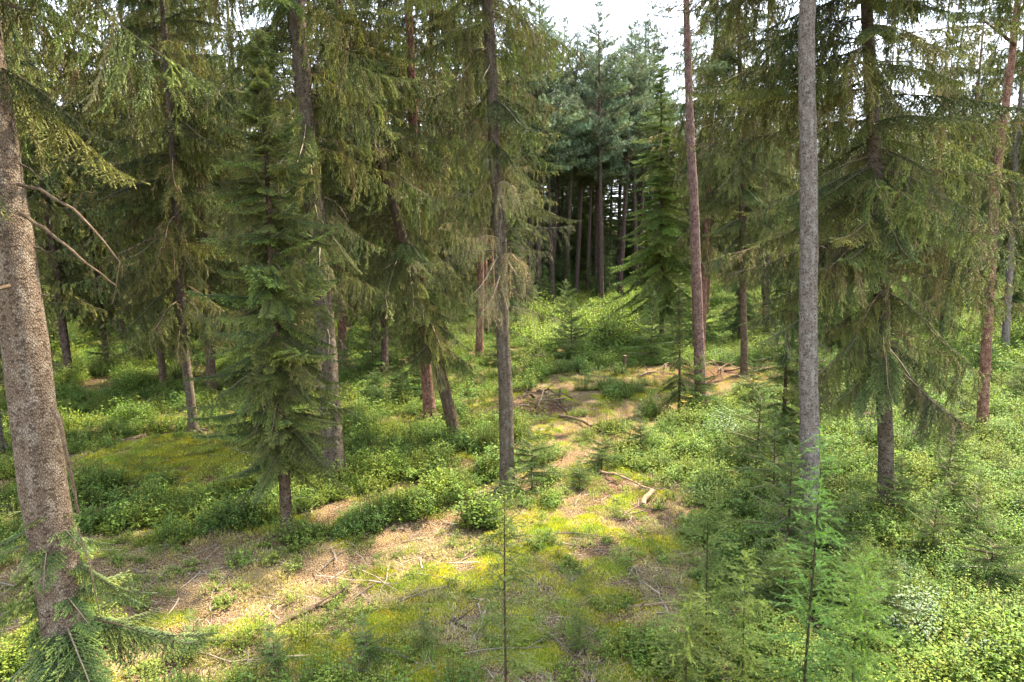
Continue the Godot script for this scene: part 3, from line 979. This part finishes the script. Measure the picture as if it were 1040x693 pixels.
func whole_tree(height: float, low: float, reach: float, kinds: Array, step: float, per: int, cone: bool) -> ArrayMesh:
	var src := []
	for k in kinds:
		var a: Array = k[0].surface_get_arrays(0)
		src.append([a[Mesh.ARRAY_VERTEX], a[Mesh.ARRAY_COLOR], k[1]])
	fresh()
	stem(Vector3.ZERO, Vector3(0, height, 0), 0.17, 0.03, Color(0.12, 0.085, 0.065))
	var y := low
	while y < height:
		var f := (y - low) / (height - low)
		for j in per:
			var k: Array = src[rng.randi() % src.size()]
			var r := reach * (pow(1.0 - f, 0.8) if cone else 1.0 - f * f) * rf(0.6, 1.1) + 0.3
			var b := Basis(Vector3.UP, rf(0, TAU)) * Basis(Vector3(0, 0, 1), lerpf(-0.3, 0.5, f) + rf(-0.15, 0.15))
			var xf := Transform3D(b.scaled(Vector3.ONE * r / float(k[2])), Vector3(0, y + rf(-0.3, 0.3), 0))
			var pv: PackedVector3Array = xf * (k[0] as PackedVector3Array)
			V.append_array(pv)
			C.append_array(k[1])
		y += step
	return commit(M.needles)

func background_trees() -> void:
	var hang := {"kinds": B.far_hang, "low": 4.5, "top": 22.0, "step": 0.62, "per": 5, "reach": 2.6, "skirt": 0.7, "hang": true, "pitch_low": -0.4, "pitch_top": 0.4}
	var protos := []
	for i in 3:
		var h := [21.0, 23.5, 19.0][i] as float
		protos.append(far_tree("spruce_tree", h, [0.15, 0.18, 0.13][i], hang.merged({"top": h, "low": [3.2, 5.5, 2.2][i], "reach": [2.6, 2.5, 2.5][i], "per": 7}, true), [M.far_bark, M.pine_red, M.spruce_brown][i]))
	var pines := []
	for i in 3:
		var h := [22.0, 23.5, 20.5][i] as float
		pines.append(far_tree("pine_tree", h, [0.2, 0.22, 0.17][i], {"kinds": B.far_pine, "low": [11.0, 10.0, 9.5][i], "top": h - 0.2, "step": 0.5, "per": 9, "reach": 4.0, "cone": true, "skirt": 0.8, "pitch_low": -0.05, "pitch_top": 0.6}, M.far_bark))
	for i in 2:
		protos.append(far_tree("spruce_tree", [9.0, 13.0][i], 0.09, {"kinds": B.far_young, "low": 1.2, "top": [8.9, 12.9][i], "step": 0.4, "per": 6, "reach": [1.9, 2.3][i], "cone": true, "skirt": 0.8, "pitch_low": -0.4, "pitch_top": 0.4}, M.spruce_brown))
	# dense stand on the left
	for row in [[26.5, 4.6], [31.0, 4.2], [36.5, 4.0], [43.0, 4.0], [50.0, 4.2], [58.0, 4.6], [67.0, 5.2]]:
		var d: float = row[0]
		var x := -0.85 * d
		while x < 0.035 * d - 1.0:
			var xx := x + rf(-1.2, 1.2); var dd := d + rf(-2.2, 2.2)
			var k := rng.randi() % 3
			if rng.randf() < 0.16: k = 3 + rng.randi() % 2
			if absf(xx + 7.5) > 1.6 or dd > 33.0:
				copy(protos[k], where("tall shaded spruce" if k < 3 else "young shaded spruce", xx, -dd), "dense spruce stand on the left" if k < 3 else "young spruces in the left stand", Vector3(xx, ground_y(xx, -dd), -dd), rf(0, TAU), rf(0.88, 1.1))
			x += row[1]
	# looser stand on the right
	for row in [[33.0, 5.5], [40.0, 5.5], [48.0, 5.5], [58.0, 5.5]]:
		var d: float = row[0]
		var x := 0.26 * d + 2.5
		while x < 0.95 * d:
			var xx := x + rf(-1.6, 1.6); var dd := d + rf(-2.5, 2.5)
			var k := [0, 2, 3, 4, 1, 3][rng.randi() % 6] as int
			copy(protos[k], where("tall sunlit spruce" if k < 3 else "young bushy sunlit spruce", xx, -dd), "sunny spruce stand on the right" if k < 3 else "young spruces in the right stand", Vector3(xx, ground_y(xx, -dd), -dd), rf(0, TAU), rf(0.8, 1.05))
			x += row[1]
	# pines that close the central gap
	var spots := [[2.18, -55.6], [3.54, -61.1], [4.62, -59.2], [6.15, -65.4], [6.94, -63.2], [8.33, -67.8], [8.64, -64.3], [10.67, -69.0], [1.17, -54.0], [0.46, -57.5], [3.4, -56.5], [7.6, -58.0], [5.8, -61.5], [9.8, -62.0], [11.6, -63.5], [5.2, -72.0], [9.6, -75.0], [2.6, -70.0], [12.4, -66.0], [14.2, -71.0]]
	spots.sort_custom(func(a, b): return a[0] / -a[1] < b[0] / -b[1])
	var order := ["first", "second", "third", "fourth", "fifth", "sixth", "seventh", "eighth", "ninth", "tenth", "eleventh", "twelfth", "thirteenth", "fourteenth", "fifteenth", "sixteenth", "seventeenth", "eighteenth", "nineteenth", "twentieth", "last"]
	for i in spots.size():
		var p: Array = spots[i]
		copy(pines[rng.randi() % 3], "tall blue green pine, %s from the left in the central gap" % order[mini(i, 20)], "pines in the central gap", Vector3(p[0], ground_y(p[0], p[1]), p[1]), rf(0, TAU), rf(0.98, 1.12))
	for i in 26:
		var d := rf(58.0, 72.0)
		var x := rf(-0.02, 0.22) * d
		copy(protos[3], where("low dark young spruce", x, -d), "young spruces below the central pines", Vector3(x, ground_y(x, -d), -d), rf(0, TAU), rf(0.3, 0.6))
	for o in protos + pines: o.free()
	# the wood beyond, too far to tell its trees apart
	var a := whole_tree(21.0, 0.3, 2.8, B.far_hang, 0.8, 5, false)
	var b := whole_tree(20.0, 0.3, 2.8, B.far_young, 0.8, 5, true)
	var xs := [[], []]
	var ts := [[], []]
	for row in [[70.0, 4.2], [74.0, 3.2], [79.0, 3.6], [85.0, 3.6], [92.0, 3.8], [100.0, 4.0], [108.0, 4.2], [118.0, 4.5]]:
		var d: float = row[0]
		var x := -1.0 * d
		while x < 1.0 * d:
			var xx := x + rf(-2, 2); var dd := d + rf(-4, 4)
			var k := 1 if absf(xx - 0.09 * d) < 0.12 * d else 0
			xs[k].append(spot(xx, -dd, rf(0.85, 1.1)))
			var g := rf(0.8, 1.2)
			ts[k].append(Color(g, g, g))
			x += float(row[1])
	for i in 60:
		var dd := rf(73.0, 98.0)
		var xx := rf(-0.06, 0.30) * dd
		var k := i % 2
		xs[k].append(spot(xx, -dd, rf(0.7, 1.05)))
		ts[k].append(Color.WHITE * rf(0.7, 1.1))
	var root := Node3D.new()
	root.name = "distant_forest"
	add_child(root)
	tag(root, "dark distant forest closing the view behind all other trees", "forest", "", "stuff")
	many("spruces", a, xs[0], ts[0], root)
	many("pines", b, xs[1], ts[1], root)

# ------------------------------------------------------------------ saplings and shrubs
func bush_mesh(height: float, r: float, count: int, size: float, col: Color, tip: Color, upright: float) -> ArrayMesh:
	fresh()
	var wood := Color(0.11, 0.085, 0.05)
	for i in count:
		var a := rf(0, TAU)
		var q := sqrt(rng.randf()) * r
		var hh := height * rf(0.35, 1.0) * (1.0 - upright * q / r)
		var base := Vector3(cos(a) * q * 0.15, 0, sin(a) * q * 0.15)
		var mid := Vector3(cos(a) * q * 0.6, hh * 0.6, sin(a) * q * 0.6)
		var top := Vector3(cos(a) * q, hh, sin(a) * q)
		stem(base, mid, 0.006, 0.004, wood)
		stem(mid, top, 0.004, 0.0015, wood)
		for k in 12:
			var f := rf(0.25, 1.0)
			var p := (base.lerp(mid, f * 2.0) if f < 0.5 else mid.lerp(top, f * 2.0 - 1.0)) + Vector3(rf(-1, 1), rf(-1, 1), rf(-1, 1)) * size * 1.3
			var b := rf(0, TAU)
			var g := rf(0.7, 1.3)
			var c := col.lerp(tip, rng.randf())
			leaf(p, Vector3(cos(b), rf(-0.6, 0.3), sin(b)).normalized(), Vector3(rf(-0.6, 0.6), 1, rf(-0.6, 0.6)).normalized(), size * rf(0.7, 1.3), size * 0.6, Color(c.r * g, c.g * g, c.b * g))
	return commit(M.leaf)

func shrub(called: String, mesh: ArrayMesh) -> Node3D:
	var t := Node3D.new()
	t.set_meta("called", called)
	t.set_meta("category", "shrub")
	put("foliage", mesh, t).set_meta("kind", "stuff")
	return t

# a thin larch: dark whip of a stem, sparse level twigs with soft pale needles
func larch(height: float, reach: float, rows: int, col: Color) -> Node3D:
	var t := Node3D.new()
	t.set_meta("called", "larch_sapling")
	t.set_meta("category", "sapling")
	var bend := rf(-0.04, 0.04)
	var sp := [Vector3.ZERO, Vector3(bend * height, height * 0.5, 0), Vector3(bend * height * 0.4, height, 0.02)]
	put("trunk", trunk_mesh(sp, height, 0.006 + height * 0.0032, 7, M.spruce_brown, 0.1), t)
	fresh()
	for i in rows:
		var f := pow(float(i) / rows, 0.9)
		var p := spine_at(sp, height * (0.12 + 0.86 * f))
		for j in 2 + rng.randi() % 3:
			var a := rf(0, TAU)
			var l := reach * pow(1.0 - f, 0.7) * rf(0.5, 1.1) + 0.06
			var d := Vector3(cos(a), rf(-0.05, 0.5), sin(a)).normalized()
			var g := rf(0.75, 1.2)
			var c := Color(col.r * g, col.g * g, col.b * g)
			var pts := twig(p, d, l, rf(0.3, 1.2), 300.0, 0.026, 0.006, c, c * 1.35, Color(0.10, 0.08, 0.05), 0.05)
			for k in range(1, pts.size() - 1):
				if rng.randf() < 0.5:
					var dd := (pts[k + 1] - pts[k]).normalized()
					twig(pts[k], (dd + side_of(dd) * Vector3(1, 0.4, 1)).normalized(), rf(0.08, 0.26) * (1.0 - 0.5 * float(k) / pts.size()), 1.4, 300.0, 0.025, 0.006, c, c * 1.4, Color(0, 0, 0, 0))
	put("foliage", commit(M.leaf), t).set_meta("kind", "stuff")
	return t

func saplings() -> void:
	# feathery larches close to the camera
	var lc := Color(0.15, 0.20, 0.07)
	var lar := []
	for a in [[3.3, 0.55, 40], [3.6, 0.55, 42], [2.4, 0.7, 34], [1.8, 0.7, 30], [1.2, 0.6, 26]]: lar.append(larch(a[0], a[1], a[2], Color(lc.r * rf(0.75, 1.2), lc.g * rf(0.85, 1.1), lc.b)))
	var place := [
		[0, -0.06, -6.5, 1.02, "tall thin larch sapling in front of the central trunk, stem reaching the lower edge"],
		[1, 3.35, -7.2, 0.98, "tall larch whip standing before the bare grey trunk"],
		[2, 2.62, -8.5, 1.0, "feathery larch sapling left of the tall whip"],
		[2, 2.75, -7.5, 0.82, "larch sapling at the bottom edge, nearest of the larch thicket"],
		[3, 3.85, -7.1, 1.15, "bushy larch sapling just right of the tall whip"],
		[4, 2.1, -7.6, 1.2, "low larch at the left end of the larch thicket"],
		[3, 4.5, -8.1, 0.9, "larch sapling beside the pale leaved shrub"],
		[4, 3.9, -9.2, 1.1, "low larch at the foot of the bare grey trunk"],
		[4, 0.9, -8.6, 0.6, "tiny larch seedling on yellow moss, bottom centre"],
		[4, -1.2, -8.6, 0.5, "tiny larch seedling left of the tall thin larch"],
		[4, 5.1, -9.4, 1.0, "low larch among bilberry right of the bare grey trunk"]]
	for p in place: copy(lar[p[0]], p[4], "larch saplings in the foreground", Vector3(p[1], ground_y(p[1], p[2]), p[2]), rf(0, TAU), p[3])
	for o in lar: o.free()
	# spruce seedlings and saplings
	var sm := [mini_crown("spruce_sapling", 0.6, 0.012, 0.34, 0.06, 0.06, 5), mini_crown("spruce_sapling", 1.1, 0.018, 0.5, 0.1, 0.08, 5), mini_crown("spruce_sapling", 1.9, 0.026, 0.75, 0.15, 0.11, 5), mini_crown("spruce_sapling", 1.2, 0.02, 0.75, 0.08, 0.08, 6, Color(0.7, 0.8, 0.8))]
	for p in [[1, 0.45, -14.6, 1.25, "spruce sapling touching the foot of the tall central trunk"], [0, 0.05, -13.9, 0.9, "small spruce seedling just in front of the central trunk"],
		[3, -4.7, -23.4, 1.0, "dark young spruce, leftmost of the dark clump by the bank"], [3, -3.9, -22.8, 1.15, "dark young spruce in the middle of the dark clump"], [3, -3.3, -23.6, 1.2, "dark young spruce, rightmost of the clump beside the straight trunk"], [3, -4.4, -22.0, 0.75, "low dark spruce in front of the dark clump"],
		[1, 7.55, -17.1, 1.6, "thin spruce sapling beside the small dark spruce"], [1, 6.05, -22.0, 1.5, "thin sapling at the foot of the reddish brown pine"],
		[2, 7.25, -11.2, 0.7, "dark spruce sapling among bilberry in front of the curtain spruce"], [1, 8.3, -11.6, 1.0, "spruce sapling right of the dark one in the bilberry"], [2, 9.6, -14.5, 0.75, "spruce sapling right of the curtain spruce trunk"],
		[0, -4.2, -8.4, 0.8, "rounded seedling beside the lower wheel rut, bottom left"], [0, -3.0, -8.0, 0.85, "seedling on moss near the lower edge, left of the mossy log"], [0, -1.9, -8.3, 0.9, "seedling among dry twigs at the bottom edge"],
		[1, 2.15, -15.8, 0.9, "spruce seedling at the near side of the bare patch"], [0, 1.5, -14.5, 1.0, "seedling left of the dead branch on bare soil"], [1, 3.4, -17.4, 0.9, "seedling between the track and the pale shrub"]]:
		copy(sm[p[0]], p[4], "spruce saplings", Vector3(p[1], ground_y(p[1], p[2]), p[2]), rf(0, TAU), p[3])
	for i in 46:
		var d := 8.5 + 17.0 * pow(rng.randf(), 1.2)
		var x := rf(0.34, 0.82) * d + rf(-0.5, 0.5)
		copy(sm[[0, 0, 1, 1, 2][rng.randi() % 5]], where("knee-high spruce sapling in bilberry", x, -d), "spruce saplings in the right thicket", Vector3(x, ground_y(x, -d), -d), rf(0, TAU), rf(0.65, 1.15))
	for i in 40:
		var d := rf(27.0, 52.0)
		var x := rf(-0.8, 0.06) * d
		copy(sm[[1, 2, 2, 3][rng.randi() % 4]], where("shaded spruce sapling", x, -d), "spruce saplings under the left stand", Vector3(x, ground_y(x, -d), -d), rf(0, TAU), rf(0.9, 1.6))
	for i in 46:
		var d := rf(26.0, 55.0)
		var x := rf(0.0, 0.8) * d
		if blob(x, -d, 8.6, -28.0, 3.5, 2.2) > 0.4 or track(x, -d) < 0.8: continue
		copy(sm[[1, 2, 2, 3][rng.randi() % 4]], where("sunlit spruce sapling", x, -d), "spruce saplings beyond the track", Vector3(x, ground_y(x, -d), -d), rf(0, TAU), rf(0.9, 1.8))
	for o in sm: o.free()
	# leafy shrubs
	var sh := []
	for i in 3: sh.append(shrub("leafy_shrub", bush_mesh([1.1, 1.6, 0.8][i], [0.6, 0.75, 0.55][i], [70, 100, 60][i], 0.065, Color(0.16, 0.23, 0.045), Color(0.33, 0.40, 0.07), 0.4)))
	var pale := shrub("pale_shrub", bush_mesh(1.1, 0.5, 60, 0.055, Color(0.17, 0.235, 0.12), Color(0.28, 0.34, 0.215), 0.3))
	for p in [[5.87, -18.4, 1.2, "pale silvery shrub beside the track, left of the small dark spruce"], [5.2, -8.5, 1.0, "pale silvery shrub at the lower right, beside the larches"], [5.7, -8.9, 0.8, "smaller pale shrub right behind the lower right silvery one"], [5.9, -7.9, 0.7, "pale shrub at the bottom edge right of the larches"], [6.1, -10.0, 0.6, "small pale shrub amid bilberry above the lower right silvery shrub"], [2.9, -37.0, 1.7, "pale shrub below the central pines"]]:
		copy(pale, p[3], "pale leaved shrubs", Vector3(p[0], ground_y(p[0], p[1]), p[1]), rf(0, TAU), p[2])
	for i in 60:
		var d := rf(24.0, 50.0)
		var x := rf(-0.78, 0.10) * d
		if x > -6.0 and d < 28.0: continue
		copy(sh[rng.randi() % 3], where("shaded leafy green shrub", x, -d), "leafy shrubs under the left stand", Vector3(x, ground_y(x, -d), -d), rf(0, TAU), rf(0.7, 1.5))
	for i in 80:
		var d := rf(28.0, 58.0)
		var x := rf(0.02, 0.8) * d
		if blob(x, -d, 8.6, -28.0, 4.0, 2.5) > 0.35 or track(x, -d) < 1.0: continue
		copy(sh[rng.randi() % 3], where("bright leafy green shrub", x, -d), "leafy shrubs beyond the track", Vector3(x, ground_y(x, -d), -d), rf(0, TAU), rf(0.8, 1.7))
	for i in 24:
		var d := rf(32.0, 50.0)
		var x := rf(0.015, 0.17) * d
		copy(sh[rng.randi() % 3], where("fresh green leafy shrub", x, -d), "leafy shrubs in the central clearing", Vector3(x, ground_y(x, -d), -d), rf(0, TAU), rf(1.1, 2.0))
	for i in 26:
		var d := rf(8.5, 22.0)
		var x := rf(0.3, 0.8) * d
		copy(sh[rng.randi() % 3], where("low leafy shrub in bilberry", x, -d), "leafy shrubs in the right thicket", Vector3(x, ground_y(x, -d), -d), rf(0, TAU), rf(0.35, 0.6))
	for o in sh: o.free()
	pale.free()

# ------------------------------------------------------------------ dead wood
func branch(called: String, label: String, group: String, pts: Array, r0: float, r1: float, mat: Material, forks := 2) -> Node3D:
	var x: float = pts[0][0]; var z: float = pts[0][1]
	var at := Vector3(x, ground_y(x, z), z)
	var t := thing(called, label, "branch", at, 0.0, group)
	var line := PackedVector3Array()
	var rad := PackedFloat32Array()
	for i in pts.size() - 1:
		for k in 4:
			var f := k / 4.0
			var px := lerpf(pts[i][0], pts[i + 1][0], f); var pz := lerpf(pts[i][1], pts[i + 1][1], f)
			line.append(Vector3(px + rf(-0.03, 0.03), ground_y(px, pz) + lerpf(pts[i][2], pts[i + 1][2], f) + r0 * 0.6, pz + rf(-0.03, 0.03)) - at)
	var e: Array = pts[pts.size() - 1]
	line.append(Vector3(e[0], ground_y(e[0], e[1]) + float(e[2]) + r1, e[1]) - at)
	for i in line.size(): rad.append(lerpf(r0, r1, float(i) / (line.size() - 1)))
	fresh()
	tube(line, rad, 8, 0.3, 1.0)
	cap(line[0], line[0] - line[1], r0)
	put("stem", commit(mat), t)
	for i in forks:
		var k := 1 + rng.randi() % (line.size() - 2)
		var d := (line[k + 1] - line[k]).normalized()
		var o := (d + Vector3(rf(-0.9, 0.9), rf(0.0, 0.7), rf(-0.9, 0.9))).normalized()
		var l := rf(0.2, 0.55)
		fresh()
		tube(PackedVector3Array([line[k], line[k] + o * l * 0.5 + Vector3(0, 0.02, 0), line[k] + o * l]), PackedFloat32Array([rad[k] * 0.55, rad[k] * 0.4, rad[k] * 0.15]), 6, 0.2, 1.0)
		put("side_branch", commit(mat), t)
	return t

func cap(c: Vector3, d: Vector3, r: float) -> void:
	d = d.normalized()
	var s := d.cross(Vector3(0.31, 0.9, 0.2)).normalized()
	var t := d.cross(s)
	for k in 8:
		var a := TAU * k / 8; var b := TAU * (k + 1) / 8
		for v in [c, c + (s * cos(b) + t * sin(b)) * r, c + (s * cos(a) + t * sin(a)) * r]:
			V.append(v); N.append(d); U.append(Vector2(v.x, v.z))

func dead_wood() -> void:
	branch("fallen_log", "mossy fallen log lying along the lower wheel rut", "", [[-3.5, -8.95, 0.0], [-3.0, -9.5, 0.02], [-2.6, -10.15, 0.05]], 0.055, 0.03, M.wood, 3)
	branch("fallen_branch", "pale bare branch lying straight on the moss", "", [[1.55, -9.75, 0.0], [2.1, -9.65, 0.02], [2.6, -9.75, 0.03]], 0.035, 0.015, M.bleached, 1)
	branch("fallen_branch", "forked grey dead branch arched over the bare soil", "", [[2.0, -15.6, 0.05], [2.5, -14.9, 0.16], [3.0, -14.2, 0.1], [3.1, -13.7, 0.02]], 0.035, 0.012, M.bleached, 5)
	branch("fallen_branch", "short thick piece beside the forked dead branch", "", [[2.7, -13.6, 0.02], [3.0, -14.0, 0.14]], 0.06, 0.05, M.bleached, 0)
	branch("fallen_branch", "bleached crooked branch upright on the track verge", "", [[2.75, -17.1, 0.0], [2.85, -17.4, 0.14], [3.05, -17.8, 0.22]], 0.04, 0.015, M.bleached, 2)
	branch("fallen_log", "long grey log lying across the upper track", "", [[1.5, -20.9, 0.05], [2.4, -20.2, 0.08], [3.3, -19.5, 0.05]], 0.06, 0.03, M.wood, 3)
	branch("fallen_log", "thick pale log end on the left bank", "", [[-10.9, -18.0, 0.02], [-10.2, -18.5, 0.05]], 0.10, 0.08, M.wood, 0)
	branch("fallen_branch", "thin dry branches lying behind the mossy mound", "", [[-10.8, -16.9, 0.0], [-9.8, -17.4, 0.08], [-8.9, -18.0, 0.06]], 0.03, 0.01, M.wood, 4)
	branch("fallen_branch", "dead branch pointing at the stump beside the bare grey trunk", "", [[5.0, -15.6, 0.03], [5.5, -15.2, 0.2], [6.1, -14.9, 0.15], [6.7, -14.9, 0.05]], 0.035, 0.012, M.bleached, 4)
	branch("fallen_branch", "second dead branch just below the stump", "", [[5.1, -14.6, 0.02], [5.7, -14.9, 0.1], [6.3, -14.6, 0.05]], 0.025, 0.01, M.bleached, 2)
	branch("fallen_branch", "bleached wood splinter among bilberry near the bare grey trunk", "", [[4.75, -12.4, 0.1], [5.0, -12.6, 0.14]], 0.05, 0.02, M.bleached, 1)
	branch("fallen_branch", "thin pale stick lying left of the tall thin larch", "", [[-1.9, -9.9, 0.0], [-1.4, -10.3, 0.03]], 0.02, 0.008, M.bleached, 1)
	branch("fallen_branch", "dark broken stick on moss at the bottom centre", "", [[-0.9, -9.4, 0.02], [-0.6, -9.1, 0.03]], 0.025, 0.012, M.spruce_dark, 1)
	branch("fallen_branch", "dry stick on the bare soil at far left", "", [[-6.7, -9.9, 0.0], [-6.0, -10.6, 0.1]], 0.03, 0.01, M.wood, 2)
	branch("fallen_branch", "dead branch behind the curtain spruce trunk", "", [[8.3, -17.3, 0.05], [9.0, -16.6, 0.1], [9.6, -16.2, 0.02]], 0.04, 0.015, M.bleached, 2)
	branch("fallen_log", "grey cut log behind the curtain spruce, near right pine", "", [[10.0, -20.2, 0.15], [11.3, -20.6, 0.2]], 0.09, 0.07, M.wood, 0)
	branch("fallen_log", "pale sawn log end at the foot of the leaning pine", "", [[12.9, -20.2, 0.1], [13.4, -20.4, 0.12]], 0.10, 0.10, M.bleached, 0)
	for i in 17:
		var a := rf(0, TAU)
		var x := 0.8 + rf(-0.9, 0.9); var z := -22.3 + rf(-0.8, 0.8)
		var l := rf(0.35, 0.8)
		branch("brush_branch", "dead branch in the tangled brush heap beside the track", "dead branches in the brush heap", [[x - cos(a) * l, z - sin(a) * l, rf(0.0, 0.35)], [x, z, rf(0.15, 0.55)], [x + cos(a) * l, z + sin(a) * l, rf(0.0, 0.5)]], rf(0.02, 0.05), 0.01, [M.wood, M.bleached, M.spruce_brown][i % 3], 2)
	for i in 30:
		var a := rf(0, TAU)
		var x := 8.5 + rf(-3.2, 3.2); var z := -28.2 + rf(-1.6, 1.6)
		var l := rf(0.3, 0.9)
		branch("slash_branch", "dead branch in the brown slash around the pine and track end", "dead branches in the slash at the track end", [[x - cos(a) * l, z - sin(a) * l, rf(0.0, 0.15)], [x, z, rf(0.05, 0.25)], [x + cos(a) * l, z + sin(a) * l, rf(0.0, 0.2)]], rf(0.015, 0.045), 0.01, [M.wood, M.bleached, M.spruce_brown][i % 3], 2)
	for p in [[6.05, -14.9, 0.24, 0.2, "low weathered stump beside the bare grey trunk"], [1.25, -31.5, 0.3, 0.35, "dark old stump on the slope behind the brush heap"], [4.7, -28.4, 0.08, 0.75, "thin broken snag standing on the slash left of the pine"]]:
		var t := thing("tree_stump", p[4], "stump", Vector3(p[0], ground_y(p[0], p[1]), p[1]))
		var line := PackedVector3Array()
		var rad := PackedFloat32Array()
		for k in 7:
			line.append(Vector3(0.01 * k, -0.1 + (float(p[3]) + 0.1) * k / 6.0, 0))
			rad.append(float(p[2]) * (1.0 + 0.5 * exp(-k * 0.8)))
		fresh()
		tube(line, rad, 14, 0.25)
		put("bark", commit(M.spruce_brown), t)
		fresh()
		cap(line[6] + Vector3(0, -0.004, 0), Vector3.UP, float(p[2]) * 1.02)
		put("cut_face", commit(M.bleached), t)
